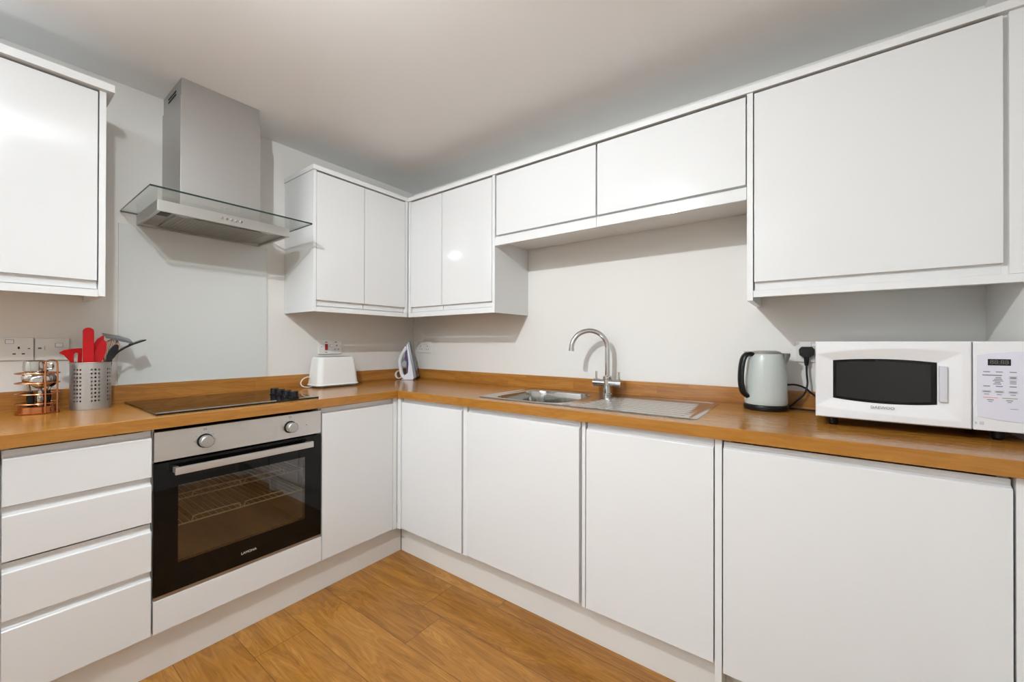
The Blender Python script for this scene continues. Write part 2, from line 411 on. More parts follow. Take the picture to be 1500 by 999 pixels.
c = thing('wall_cabinet', 'white gloss two-door wall cabinet on the hob wall, right of the hood', 'wall cabinet', (-.65, -.16, 1.337))
wall_carcass(H, -.927, -.330, W, c, z1=2.0765)
wall_door(H, -.9265, -.6435, W, 1.397, 2.070, c); wall_door(H, -.6395, -.3485, W, 1.397, 2.070, c)
end_panel(H, -.9435, -.9285, W, 1.335, 2.0765, c)
b = BM(); cbox(b, H, -.928, -.3255, W-.018, W-.001, 1.335, 1.3605, .0008); obj('light_rail', b, M['satin'], c)
b = BM(); box(b, -.3455, -.3245, -W, -W+.02, 1.361, 2.0765, .0006); obj('corner_post', b, M['satin'], c)
c = thing('wall_cabinet', 'white gloss two-door wall cabinet on the sink wall, beside the corner', 'wall cabinet', (-.16, -.68, 1.337))
wall_carcass(K, -1.0185, -.331, W, c, z1=2.0765)
wall_door(K, -.6300, -.3495, W-.002, 1.398, 2.070, c); b = BM(); box(b, -W+.002, -W+.02, -.3465, -.3255, 1.361, 2.0765, .0006); obj('corner_post', b, M['satin'], c); wall_door(K, -1.0160, -.6340, W-.002, 1.398, 2.070, c)
end_panel(K, -1.0375, -1.0195, W-.001, 1.335, 2.0765, c)
b = BM(); cbox(b, K, -1.019, -.3265, W-.018, W-.002, 1.335, 1.3605, .0008); obj('light_rail', b, M['satin'], c)
for s0, s1, lab in ((-1.621, -1.0385, 'short white wall cabinet above the sink bowl, left of the two lift-up fronts'), (-2.2065, -1.6225, 'short white wall cabinet above the drainer, right of the two lift-up fronts')):
    c = thing('wall_cabinet', lab, 'wall cabinet', (-.16, (s0+s1)/2, 1.69))
    wall_carcass(K, s0, s1, W, c, z1=2.0765, under=1.730)
    b = BM(); e0 = s0+.003; e1 = s1-(.009 if s1 > -1.1 else .003)
    cprism(b, K, [(W-DT, 2.069), (W-.002, 2.069), (W-.002, 1.749), (W-DT, 1.745)], e0, e1, .0007); obj('door', b, M['gloss'], c)
    b = BM(); cprism(b, K, [(W-.018, 1.741), (W-.006, 1.741), (W-.001, 1.735), (W-.001, 1.694), (W-.018, 1.694)], s0, s1, .0007); obj('light_rail', b, M['gloss'], c)
c = thing('wall_cabinet', 'largest white gloss wall cabinet, above the kettle and microwave', 'wall cabinet', (-.16, -2.53, 1.337))
wall_carcass(K, -2.852, -2.2275, W, c, z1=2.0765)
wall_door(K, -2.812, -2.2305, W, 1.392, 2.070, c)
end_panel(K, -2.2265, -2.2080, W, 1.325, 2.0765, c)
b = BM(); cbox(b, K, -2.852, -2.2275, W-.018, W-.001, 1.337, 1.3605, .0008); obj('light_rail', b, M['satin'], c)
b = BM(); prism(b, [(-2.8522, .305), (-2.8522, .320), (-2.8235, .320), (-2.8235, .308), (-2.8085, .308), (-2.8085, .3035)], lambda s_, d_, a: (-d_, s_, a), 1.3615, 2.0765); obj('filler_strip', b, M['satin'], c)
b = BM()
prism(b, [(-.949, -.001), (-.949, -.331), (-.331, -.331), (-.331, -2.853), (-.001, -2.853), (-.001, -.001)], lambda p, q, a: (p, q, a), 2.077, 2.1015, .0008)
tag(obj('cornice', b, M['satin'], base=True), 'long L-shaped white cornice board over the corner and sink wall cabinets', 'cornice')

# ------------------------------------------------------------------ worktops and upstands
ZT0, ZT = .8705, .910
def wtop(name, rects, mat, label):
    b = BM()
    for r in rects: box(b, *r, ZT0, ZT)
    bmesh.ops.remove_doubles(b, verts=b.verts, dist=1e-5)
    return tag(obj(name, b, mat, base=False), label, 'worktop')
b = BM(); prism(b, [(-.5955, ZT0), (-.5955, ZT-.002), (-.5949, ZT-.0006), (-.5935, ZT), (-.001, ZT), (-.001, ZT0)], lambda y, z, x: (x, y, z), -2.6, -.6140)
tag(obj('worktop', b, M['top_x']), 'oak-effect worktop run carrying the hob', 'worktop')
# sink run with a bowl cut-out
bx = (-.506, -.116, -1.541, -1.149)     # hole x0 x1 y0 y1
b = BM()
pr = [(-.6139, ZT0), (-.6139, ZT-.002), (-.6133, ZT-.0006), (-.612, ZT), (bx[0], ZT), (bx[0], ZT0)]
prism(b, pr, lambda x, z, y: (x, y, z), -2.853, -.001)
box(b, bx[1], -.001, -2.853, -.001, ZT0, ZT)
box(b, bx[0], bx[1], bx[3], -.001, ZT0, ZT); box(b, bx[0], bx[1], -2.853, bx[2], ZT0, ZT)
tag(obj('worktop', b, M['top_y']), 'oak-effect worktop run carrying the sink and microwave', 'worktop')
b = BM(); box(b, -2.6, -.0195, -.019, -.001, ZT, .984, .001)
tag(obj('upstand', b, M['up_x']), 'oak upstand along the hob wall', 'upstand')
b = BM(); box(b, -.019, -.001, -2.853, -.001, ZT, .980, .001)
tag(obj('upstand', b, M['up_y']), 'oak upstand along the sink wall', 'upstand')
b = BM(); box(b, -1.635, -1.037, -.0075, -.0005, .9845, 1.686, .0008)
tag(obj('splashback', b, M['splash'], base=True), 'pale glass splashback panel on the wall behind the hob', 'splashback')

# ------------------------------------------------------------------ cooker hood
c = thing('cooker_hood', 'steel chimney cooker hood with flat glass canopy above the hob', 'cooker hood', (-1.33, 0, 1.69))
b = BM()
x0, x1, y0, z0, z1 = -1.577, -1.071, -.338, 1.691, 1.735
box(b, x0, x1, y0, y0+.012, z0, z1, .0012); box(b, x0, x0+.012, y0+.012, -.002, z0, z1, .0008); box(b, x1-.012, x1, y0+.012, -.002, z0, z1, .0008)
box(b, x0+.012, x1-.012, -.012, -.002, z0, z1); box(b, x0+.012, x1-.012, y0+.012, -.012, z1-.006, z1)
obj('body', b, M['steel_h'], c)
b = BM()
box(b, x0+.012, x1-.012, y0+.012, -.012, z0+.010, z0+.016)
ff = obj('underside_panel', b, M['dark_steel'], c)
b = BM(); box(b, x0+.07, x1-.07, y0+.055, -.03, z0+.004, z0+.0102, .001)
for k in range(1, 26):
    xx = x0+.07+k*(x1-x0-.14)/26; box(b, xx-.001, xx+.001, y0+.06, -.035, z0+.0025, z0+.004)
obj('grease_filter', b, M['dark_steel'], c)
for xx in (x0+.095, x1-.085):
    b = BM(); lathe(b, [(.0, .0), (.024, .0), (.026, .003), (.026, .006)], xx, y0+.030, 24, sx=1.4, sy=.8, cz=z0+.0035); obj('hood_lamp', b, M['chrome'], c)
b = BM(); box(b, -1.560, -1.525, -.30, -.24, z0+.004, z0+.0102, .001); obj('catch', b, M['black'], c)
for k in range(5):
    b = BM(); lathe(b, [(.0055, 0), (.0055, -.006), (.0045, -.008), (0, -.008)], -1.322+(k-2)*.0185, y0, 16, 'y', cz=1.7135); obj('push_button', b, M['chrome'], c)
b = BM(); box(b, -1.631, -1.034, -.487, -.003, 1.7355, 1.743, .0012)
o = obj('glass_canopy', b, [M['pane'], M['glass_edge']], c)
for p in o.data.polygons:
    if abs(p.normal.z) < .9: p.material_index = 1
b = BM(); box(b, -1.488, -1.178, -.270, -.002, 1.7435, 2.215, .001); obj('lower_chimney', b, M['steel'], c)
b = BM(); box(b, -1.484, -1.182, -.265, -.002, 2.2155, 2.293, .001); ch = obj('upper_chimney', b, M['steel'], c)
b = BM()
for k in range(2): box(b, -1.4855, -1.4835, -.19, -.08, 2.245+k*.014, 2.251+k*.014)
obj('vent_slot', b, M['gap'], ch)

# ------------------------------------------------------------------ hob
c = thing('hob', 'black glass four-zone electric hob set on the worktop', 'hob', (-1.325, -.30, .910))
b = BM(); box(b, -1.622, -1.030, -.545, -.052, .9105, .9165, .0015); hg = obj('glass_plate', b, M['hob_glass'], c)
for (hx, hy, hr) in ((-1.48, -.17, .075), (-1.48, -.40, .095), (-1.27, -.17, .09), (-1.27, -.40, .07)):
    b = BM(); n = 48
    for r0, r1 in ((hr, hr-.002),):
        A = [b.verts.new((hx+r0*math.cos(2*PI*i/n), hy+r0*math.sin(2*PI*i/n), .9167)) for i in range(n)]
        B = [b.verts.new((hx+r1*math.cos(2*PI*i/n), hy+r1*math.sin(2*PI*i/n), .9167)) for i in range(n)]
        for i in range(n): b.faces.new((A[i], A[(i+1) % n], B[(i+1) % n], B[i]))
    obj('cooking_zone', b, M['zone'], c)
for k in range(4):
    y = -.290-.066*k; xk = -1.118
    b = BM(); lathe(b, [(.021, .9166), (.021, .921), (.0185, .923), (.0175, .942), (.0165, .944), (0, .944)], xk, y, 28)
    box(b, xk-.018, xk+.018, y-.004, y+.004, .94, .9465, .001)
    obj('control_knob', b, M['black'], c)

# ------------------------------------------------------------------ oven
ov = thing('oven', 'built-in electric oven with steel control panel and black glass door', 'oven', (-1.336, -.3, .279))
b = BM()
cbox(b, H, -1.622, -1.046, .08, .552, .290, .300); cbox(b, H, -1.622, -1.046, .08, .552, .842, .850)
cbox(b, H, -1.622, -1.612, .08, .552, .300, .842); cbox(b, H, -1.056, -1.046, .08, .552, .300, .842)
obj('chassis', b, M['gap'], ov)
b = BM()
# enamelled cavity, open to the front
cx0, cx1, cz0, cz1 = -1.585, -1.092, .345, .695
cbox(b, H, cx0, cx1, .12, .13, cz0, cz1); cbox(b, H, cx0-.008, cx0, .12, .552, cz0-.008, cz1+.008); cbox(b, H, cx1, cx1+.008, .12, .552, cz0-.008, cz1+.008)
cbox(b, H, cx0, cx1, .12, .552, cz0-.008, cz0); cbox(b, H, cx0, cx1, .12, .552, cz1, cz1+.008)
for z in (.42, .50, .58, .64):
    cbox(b, H, cx0, cx0+.006, .14, .54, z-.003, z+.003); cbox(b, H, cx1-.006, cx1, .14, .54, z-.003, z+.003)
obj('cavity', b, M['enamel'], ov)
b = BM(); cbox(b, H, -1.634, -1.0375, DH-.026, DH, .753, .856, .001)
cp = obj('control_panel', b, M['steel_h'], ov)
for kx, rot in ((-1.487, .3), (-1.177, 0)):
    b = BM(); lathe(b, [(.026, 0), (.026, -.003), (.019, -.005), (.0185, -.008)], kx, -DH, 32, 'y', cz=.802); kr = obj('knob_collar', b, M['black'], ov)
    b = BM(); lathe(b, [(.0215, -.0085), (.0225, -.012), (.0215, -.030), (.019, -.033), (0, -.0335)], kx, -DH, 36, 'y', cz=.802)
    kn = obj('control_knob', b, M['steel'], ov)
    b = BM()
    for t in range(-3, 4):
        a = t*.62+rot; box(b, kx+.033*math.sin(a)-.0012, kx+.033*math.sin(a)+.0012, -DH-.0003, -DH+.0002, .802+.033*math.cos(a)-.0012, .802+.033*math.cos(a)+.0012)
    box(b, kx-.005, kx+.005, -DH-.0003, -DH+.0002, .841, .843); box(b, kx-.005, kx+.005, -DH-.0003, -DH+.0002, .846, .848); box(b, kx-.0055, kx-.0045, -DH-.0003, -DH+.0002, .841, .848); box(b, kx+.0045, kx+.0055, -DH-.0003, -DH+.0002, .841, .848)
    obj('dial_marking', b, M['print'], cp)
b = BM(); lathe(b, [(.002, 0), (.002, -.001), (0, -.001)], -1.105, -DH, 12, 'y', cz=.80); obj('indicator_light', b, M['black'], cp)
# door
dx0, dx1, dz0, dz1 = -1.634, -1.0375, .284, .746
wx0, wx1, wz0, wz1 = -1.567, -1.111, .380, .657
b = BM()
cbox(b, H, dx0, wx0, DH-.024, DH, dz0, dz1); cbox(b, H, wx1, dx1, DH-.024, DH, dz0, dz1)
cbox(b, H, wx0, wx1, DH-.024, DH, dz0, wz0); cbox(b, H, wx0, wx1, DH-.024, DH, wz1, dz1)
dr = obj('door', b, M['black_glass'], ov)
b = BM(); cbox(b, H, wx0, wx1, DH-.0045, DH-.0005, wz0, wz1); obj('window_pane', b, M['oven_pane'], dr)
b = BM(); cbox(b, H, dx0, dx1, DH-.022, DH-.002, .273, .2825); obj('bottom_trim', b, M['dark_steel'], ov)
b = BM()
cbox(b, H, -1.585, -1.093, DH+.030, DH+.042, .704, .730, .002)
for xx in (-1.575, -1.103): cbox(b, H, xx-.008, xx+.008, DH, DH+.031, .708, .726, .001)
# the bar stands proud; its ends read where the photo shows them
obj('handle', b, M['steel_h'], dr)
text_mesh('logo', 'LAMONA', .0135, M['logo'], dr, frame_mtx((-1.337, -DH-.0006, .3265), (1, 0, 0), (0, 0, 1)))
for z in (.592, .498):
    b = BM(); r = .0022
    yf, yb = -.535, -.16
    tube(b, [(cx0+.004, yf, z), (cx1-.004, yf, z)], .003, 8); tube(b, [(cx0+.004, yb, z), (cx1-.004, yb, z)], .003, 8)
    for xx in (cx0+.006, cx1-.006): tube(b, [(xx, yf, z), (xx, yb, z)], .003, 8)
    for k in range(1, 22):
        xx = cx0+k*(cx1-cx0)/22; tube(b, [(xx, yf, z), (xx, yb, z)], .0012, 6)
    for a0, a1 in ((-1.515, -1.352), (-1.340, -1.180)):
        tube(b, smooth_path([(a0, yf, z), (a0+.004, yf, z+.014), (a0+.018, yf, z+.020), (a1-.018, yf, z+.020), (a1-.004, yf, z+.014), (a1, yf, z)], 4), .0028, 8)
    obj('wire_rack', b, M['rack'], ov)

# ------------------------------------------------------------------ sink
sk = thing('sink', 'stainless steel inset sink with one bowl and ribbed drainer', 'sink', (-.30, -1.58, .910))
X0, X1, Y0, Y1 = -.545, -.060, -2.082, -1.100
def sdrr(x, y, cx, cy, hx, hy, r):
    qx, qy = abs(x-cx)-hx+r, abs(y-cy)-hy+r
    return math.hypot(max(qx, 0), max(qy, 0))+min(max(qx, qy), 0)-r
def sst(a, b_, x):
    t = max(0, min(1, (x-a)/(b_-a))); return t*t*(3-2*t)
def sink_z(x, y):
    d0 = -sdrr(x, y, (X0+X1)/2, (Y0+Y1)/2, (X1-X0)/2, (Y1-Y0)/2, .03)   # distance inside outer edge
    z = .9108+.0035*sst(0, .008, d0)-.0030*sst(.016, .030, d0)
    # bowl
    db = sdrr(x, y, -.311, -1.345, .184, .185, .085)
    if db < .006: z = z-.155*sst(.004, -.016, db)-.006*sst(-.02, -.15, db)
    z -= .002*sst(.014, .004, db) if db >= .004 else .002
    # drainer flutes along y
    if y < -1.60 and x < -.13:
        m = sst(-1.575, -1.62, y)*sst(-2.05, -2.02, y) if False else sst(0, .03, -1.61-y)*sst(0, .03, y+2.035)
        mx = sst(0, .01, x+.505)*sst(0, .01, -.14-x)
        ph = (x+.505)/.365*8
        z += .0030*m*mx*(math.sin(ph*2*PI)*.5)
    return z
b = BM(); nx, ny = 240, 260; G = []
for i in range(nx+1):
    row = []
    for j in range(ny+1):
        x = X0+(X1-X0)*i/nx; y = Y0+(Y1-Y0)*j/ny
        R = .03; px, py = x, y
        ccx = min(max(x, X0+R), X1-R); ccy = min(max(y, Y0+R), Y1-R); dd = math.hypot(x-ccx, y-ccy)
        if dd > R: px, py = ccx+(x-ccx)*R/dd, ccy+(y-ccy)*R/dd
        row.append(b.verts.new((px, py, sink_z(px, py))))
    G.append(row)
for i in range(nx):
    for j in range(ny): b.faces.new((G[i][j], G[i+1][j], G[i+1][j+1], G[i][j+1]))
so = obj('sink_top', b, M['sink'], sk, sharp=60)
b = BM(); lathe(b, [(.040, .7515), (.040, .7545), (.034, .7555), (.030, .752), (0, .752)], -.311, -1.345, 32); obj('waste', b, M['chrome'], sk)
b = BM(); lathe(b, [(.016, .9135), (.016, .916), (.012, .918), (0, .918)], -.515, -1.575, 24); obj('waste_control', b, M['chrome'], sk)

# tap
tp = thing('mixer_tap', 'tall chrome swan-neck mixer tap with two side levers', 'tap', (-.084, -1.576, .9125))
tx, ty = -.084, -1.576
b = BM(); lathe(b, [(.026, .9125), (.026, .917), (.0225, .920), (.0215, .985), (.0225, .990), (.0225, 1.003), (.016, 1.008), (0, 1.008)], tx, ty, 32)
lathe(b, [(.0, -.073), (.019, -.073), (.019, .073), (0, .073)], tx, ty, 28, 'y', cz=.971)
obj('body', b, M['chrome'], tp)
for s in (-1, 1):
    b = BM(); lathe(b, [(0, s*.0735), (.0205, s*.0735), (.0205, s*.045), (.019, s*.043)], tx, ty, 28, 'y', cz=.971)
    tube(b, [(tx, ty+s*.060, .985), (tx, ty+s*.060, 1.028)], .0050, 12); obj('lever', b, M['chrome'], tp)
b = BM(); dirv = Vector((-.55, .835, 0)).normalized(); R = .090; pts = [(tx, ty, 1.0), (tx, ty, 1.06), (tx, ty, 1.10)]
for k in range(0, 25):
    a = PI*k/24*1.0; p = Vector((tx, ty, 1.144))+dirv*(R-R*math.cos(a)); p.z += R*math.sin(a); pts.append(tuple(p))
tube(b, pts, .0125, 18); obj('spout', b, M['chrome'], tp)
b = BM(); e = Vector(pts[-1]); e2 = Vector(pts[-2]); dn = (e-e2).normalized(); tube(b, [e-dn*.002, e+dn*.014], .0140, 18); obj('aerator', b, M['chrome'], tp)

# ------------------------------------------------------------------ sockets
def pinhole(bm, side, s, z, w, h): cbox(bm, side, s-w/2, s+w/2, .0088, .0094, z-h/2, z+h/2)
def plate(side, s0, s1, z0, z1, name, label, cat='socket', outlets=(), rockers=(), marks=(), red=None, loc=None):
    p = side((s0+s1)/2, 0, z0)
    t = thing(name, label, cat, p)
    b = BM(); cbox(b, side, s0, s1, .0005, .0088, z0, z1, .0022); obj('faceplate', b, M['socket'], t)
    for s, z in outlets:
        b = BM(); pinhole(b, side, s, z+.013, .005, .009); pinhole(b, side, s-.011, z-.010, .008, .0045); pinhole(b, side, s+.011, z-.010, .008, .0045)
        obj('pin_holes', b, M['gap'], t)
    for s, z in rockers:
        b = BM(); cbox(b, side, s-.0095, s+.0095, .0088, .0115, z-.007, z+.007, .001); obj('rocker_switch', b, M['plastic'], t)
        b = BM(); cbox(b, side, s-.0105, s+.0105, .0088, .0091, z-.008, z+.008); obj('switch_surround', b, M['socket_grey'], t)
    if marks:
        for s, z, w, h in marks:
            b = BM(); cbox(b, side, s-w/2, s+w/2, .0088, .0092, z-h/2, z+h/2)
            obj('marking', b, M['socket_grey'], t)
    if red:
        b = BM(); cbox(b, side, red[0]-.008, red[0]+.008, .0088, .0135, red[1]-.019, red[1]+.019, .0015); obj('red_rocker', b, M['red_switch'], t)
    return t
plate(H, -2.020, -1.871, 1.101, 1.187, 'double_socket', 'white double socket at the left frame edge behind the copper rack', outlets=((-1.982, 1.135), (-1.908, 1.135)), rockers=((-1.966, 1.171), (-1.930, 1.171)), marks=((-1.883, 1.145, .006, .004),))
plate(H, -1.868, -1.778, 1.099, 1.185, 'fused_switch', 'white single switched fuse plate behind the red utensils', 'switch', rockers=((-1.806, 1.158),), marks=((-1.856, 1.146, .009, .006), (-1.843, 1.147, .001, .016)))
plate(H, -.744, -.594, 1.100, 1.187, 'cooker_switch', 'cooker switch plate with a red rocker above the toaster', outlets=((-.628, 1.140),), rockers=((-.664, 1.152),), marks=((-.697, 1.174, .014, .005), (-.697, 1.111, .014, .004), (-.634, 1.174, .014, .005), (-.726, 1.146, .005, .004)), red=(-.697, 1.144), cat='cooker switch')
plate(K, -.196, -.050, 1.098, 1.180, 'double_socket', 'white double socket on the sink wall behind the iron', outlets=((-.088, 1.134), (-.160, 1.134)), rockers=((-.112, 1.166), (-.140, 1.166)))
plate(K, -2.492, -2.346, 1.097, 1.180, 'double_socket', 'white double socket holding the black plug beside the kettle', outlets=((-2.455, 1.134),), rockers=((-2.405, 1.166), (-2.435, 1.166)))

# plug and its cable
pg = thing('power_plug', 'black plug and cable in the socket between kettle and microwave', 'plug', (-.03, -2.380, 1.10))
b = BM()
prism(b, [(-2.404, 1.125), (-2.406, 1.147), (-2.398, 1.158), (-2.363, 1.158), (-2.355, 1.147), (-2.357, 1.125), (-2.370, 1.116), (-2.390, 1.116)], lambda p, q, a: (a, p, q), -.0095, -.036, .003)
lathe(b, [(.009, 1.119), (.0075, 1.095), (.006, 1.083), (0, 1.083)], -.024, -2.380, 16); obj('plug_body', b, M['black'], pg)
b = BM(); tube(b, smooth_path([(-.024, -2.380, 1.086), (-.026, -2.381, 1.05), (-.034, -2.383, 1.01), (-.044, -2.374, .975), (-.050, -2.350, .945), (-.053, -2.330, .922), (-.060, -2.311, .9145)], 8), .0036, 10)
obj('cable', b, M['black'], pg)
b = BM(); tube(b, smooth_path([(-.025, -2.315, 1.003), (-.026, -2.345, 1.005), (-.028, -2.375, .995), (-.030, -2.40, .972), (-.034, -2.44, .945), (-.040, -2.50, .928), (-.045, -2.56, .918)], 8), .0036, 10)
tag(obj('power_cable', b, M['black']), 'black cable looping from behind the kettle to behind the microwave', 'cable')
b = BM(); tube(b, smooth_path([(-.07, -2.325, .9145), (-.075, -2.36, .9145), (-.08, -2.40, .9145), (-.09, -2.45, .9145)], 8), .0036, 10)
tag(obj('power_cable', b, M['black']), 'black cable lying on the worktop from kettle base to under microwave', 'cable')

# ------------------------------------------------------------------ kettle
kx, ky = -.118, -2.250
kt = thing('kettle', 'pale grey-green electric kettle with black handle beside the microwave', 'kettle', (kx, ky, .910))
# local frame: +x = towards the spout (image right)
tf = Matrix.Translation(Vector((kx, ky, .910))) @ Matrix.Rotation(math.atan2(-.80, .60), 4, 'Z')
b = BM(); lathe(b, [(.074, 0), (.0765, .004), (.0765, .014), (.0745, .020), (.070, .022), (0, .022)], n=48); obj('base', b, M['black'], kt, tf=tf)
b = BM()
prof = [(.072, .0225), (.0742, .030), (.0742, .045), (.0722, .090), (.0688, .140), (.0645, .180), (.060, .205), (.0575, .216), (.054, .220)]
n = 56; rings = []
for r, h in prof:
    ring = []
    for i in range(n):
        t = 2*PI*i/n; k = max(0, math.cos(t))**14*sst(.15, .212, h)
        ring.append(b.verts.new(((r+.020*k)*math.cos(t), (r+.002*k)*math.sin(t), h)))
    rings.append(ring)
for A, B in zip(rings, rings[1:]):
    for i in range(n): b.faces.new((A[i], A[(i+1) % n], B[(i+1) % n], B[i]))
b.faces.new(rings[0][::-1]); b.faces.new(rings[-1]); kb = obj('body', b, M['kettle'], kt, tf=tf)
b = BM(); lathe(b, [(.052, .2195), (.054, .222), (.050, .228), (.035, .232), (0, .233)], n=40); obj('lid', b, M['steel'], kt, tf=tf)
# spout beak
b = BM()
V = {}
secs = [(.140, .066, .008), (.160, .075, .020), (.190, .084, .032), (.212, .091, .038), (.222, .090, .038)]
rr = []
for h, xo, wd in secs:
    xi = .050; ring = [b.verts.new((xi, -wd, h)), b.verts.new((xo-.012, -wd*.75, h)), b.verts.new((xo, 0, h)), b.verts.new((xo-.012, wd*.75, h)), b.verts.new((xi, wd, h))]
    rr.append(ring)
for A, B in zip(rr, rr[1:]):
    for i in range(4): b.faces.new((A[i], A[i+1], B[i+1], B[i]))
    b.faces.new((A[4], A[0], B[0], B[4]))
b.faces.new(rr[0][::-1]); b.faces.new(rr[-1]); obj('spout', b, M['steel'], kt, tf=tf, sharp=60)
# handle
b = BM()
hp = smooth_path([(-.047, 0, .214), (-.068, 0, .220), (-.086, 0, .205), (-.095, 0, .170), (-.098, 0, .125), (-.095, 0, .090), (-.087, 0, .066), (-.071, 0, .052)], 6)
P2 = []
for i, p in enumerate(hp):
    tt = (hp[min(i+1, len(hp)-1)]-hp[max(i-1, 0)]).normalized(); nn = Vector((tt.z, 0, -tt.x))
    wd = .016; th = .0095
    P2.append([b.verts.new(p+Vector((0, 1, 0))*wd*math.cos(a)+nn*th*math.sin(a)) for a in [2*PI*j/14 for j in range(14)]])
for A, B in zip(P2, P2[1:]):
    for j in range(14): b.faces.new((A[j], A[(j+1) % 14], B[(j+1) % 14], B[j]))
b.faces.new(P2[0]); b.faces.new(P2[-1]); hd = obj('handle', b, M['black'], kt, tf=tf)
b = BM(); box(b, -.082, -.052, -.010, .010, .2245, .2300, .002); obj('lid_button', b, M['chrome'], kt, tf=tf)

# ------------------------------------------------------------------ microwave
mw = thing('microwave', 'white microwave oven with black window at the right end of the worktop', 'microwave', (-.22, -2.625, .910))
mx0 = -.385; my0, my1, mz0, mz1 = -2.405, -2.842, .938, 1.177
b = BM(); box(b, mx0+.035, -.045, my1+.003, my0-.003, mz0+.002, mz1-.001, .004); obj('body', b, M['mw_white'], mw)
def arc(y, ya, yb, a, peak, bb):
    t = (y-ya)/(yb-ya); return a*(1-t)+bb*t+peak*4*t*(1-t)
def front(y):          # gentle bulge of the whole front
    t = (y-my0)/(my1-my0); return mx0-.004*4*t*(1-t)
ydr = -2.7405
b = BM(); ny, nz = 110, 80; G = []
for i in range(ny+1):
    y = my0+(ydr-my0)*i/ny; row = []
    # window bounds at this y (clamped)
    for j in range(nz+1):
        z = mz0+(mz1-mz0)*j/nz
        ot = arc(y, -2.407, -2.738, 1.136, .016, 1.143); ob = arc(y, -2.407, -2.738, .972, -.004, .958)
        wt = arc(y, -2.448, -2.676, 1.118, .007, 1.117); wb = arc(y, -2.448, -2.676, 1.0, -.008, .998)
        # 0 on the outer lens, 1 on the window edge
        tt = min((ot-z)/(ot-wt), (z-ob)/(wb-ob), (y-(-2.407))/(-.041), ((-2.722)-y)/(-.046))
        dpt = .011*max(0, min(1, tt))
        edge = min(i, ny-i, j, nz-j)
        x = front(y)+dpt+(.004 if edge == 0 else 0)
        row.append(b.verts.new((x, y, z)))
    G.append(row)
for i in range(ny):
    for j in range(nz): b.faces.new((G[i][j], G[i+1][j], G[i+1][j+1], G[i][j+1]))
bmesh.ops.recalc_face_normals(b, faces=b.faces)
# thickness
bd = [e for e in b.edges if e.is_boundary]
r = bmesh.ops.extrude_edge_only(b, edges=bd)
for v in [g_ for g_ in r['geom'] if isinstance(g_, bmesh.types.BMVert)]: v.co.x = mx0+.0345
dw = obj('door', b, M['mw_white'], mw, sharp=25)
b = BM(); A = []; nn = 30
for k in range(nn+1):
    y = -2.4485-(.2275)*k/nn; A.append((y, arc(y, -2.448, -2.676, 1.118, .007, 1.117)))
for k in range(nn, -1, -1):
    y = -2.4485-(.2275)*k/nn; A.append((y, arc(y, -2.448, -2.676, 1.0, -.008, .998)))
prism(b, A, lambda p, q, a: (front(p)+.011+a, p, q), -.0012, .002); wn = obj('window', b, M['black_glass'], dw)
b = BM(); A = []
for k in range(nn+1):
    y = -2.457-(.207)*k/nn; A.append((y, arc(y, -2.448, -2.676, 1.118, .007, 1.117)-.008))
for k in range(nn, -1, -1):
    y = -2.457-(.207)*k/nn; A.append((y, arc(y, -2.448, -2.676, 1.0, -.008, .998)+.008))
prism(b, A, lambda p, q, a: (front(p)+.011+a, p, q), -.0016, -.0011); obj('window_mesh', b, M['mesh_glass'], wn)
b = BM(); prism(b, [(-2.679, 1.108), (-2.694, 1.107), (-2.694, 1.008), (-2.679, 1.008)], lambda p, q, a: (a, p, q), front(-2.69)-.001, front(-2.69)+.008, .0008); obj('handle_recess', b, M['mw_handle'], dw)
text_mesh('logo', 'DAEWOO', .0115, M['print'], dw, frame_mtx((front(-2.56)+.0008, -2.562, .9795), (0, -1, 0), (0, 0, 1)))
b = BM()
box(b, mx0+.0, mx0+.0345, my1, ydr-.0022, mz0, mz1, .003); ctl = obj('control_panel', b, M['mw_white'], mw)
xf = mx0
b = BM(); A = [(-2.749, 1.140), (-2.775, 1.146), (-2.81, 1.150), (-2.838, 1.150), (-2.838, .965), (-2.80, .967), (-2.749, .975)]
prism(b, A, lambda p, q, a: (a, p, q), xf-.0015, xf+.002, .0006); mem = obj('membrane', b, M['mw_panel'], ctl)
xm = xf-.0016
def bar(bm, y, z, w, h): box(bm, xm-.0002, xm+.0003, y-w/2, y+w/2, z-h/2, z+h/2)
b = BM(); bar(b, -2.7885, 1.1215, .040, .017); ds = obj('display', b, M['display'], mem)
xm -= .0004
text_mesh('digits', '88:88', .015, M['digit'], ds, frame_mtx((xm, -2.7885, 1.1215), (0, -1, 0), (0, 0, 1)), ext=.0002)
xm += .0004
b = BM()
cols = (-2.7665, -2.7885, -2.812)
for y in cols: bar(b, y, 1.096, .012, .0022)
bar(b, -2.776, 1.087, .034, .0028)
for k in range(5): bar(b, -2.787+.001*k*.5, 1.081-.0042*k, .010+.004*(k % 3), .0022)
for y in cols: bar(b, y, 1.058, .012, .0025)
for y in cols: bar(b, y, 1.0365, .009, .0018)
for y in (-2.773, -2.806): bar(b, y, 1.0215, .012, .0022); bar(b, y, 1.017, .007, .0018)
bar(b, -2.814, 1.0, .014, .0012)
for k in range(3): bar(b, -2.812, 1.066+.0035*k, .011, .0018)
obj('printed_marks', b, M['print'], mem)
for y, z, w_, h_ in [(y, 1.0435, .017, .007) for y in cols]+[(-2.812, 1.0815, .014, .010)]:
    b = BM(); bar(b, y, z, w_, h_); bt = obj('button', b, M['print_light'], mem)
    b = BM(); box(b, xm-.0005, xm+.0002, y-w_*.35, y+w_*.35, z-h_*.18, z+h_*.18); obj('button_print', b, M['print'], bt)
b = BM(); bar(b, -2.773, 1.0275, .026, .0022); obj('orange_line', b, M['print_orange'], mem)
b = BM(); bar(b, -2.8065, 1.0275, .026, .0022); obj('green_line', b, M['print_green'], mem)
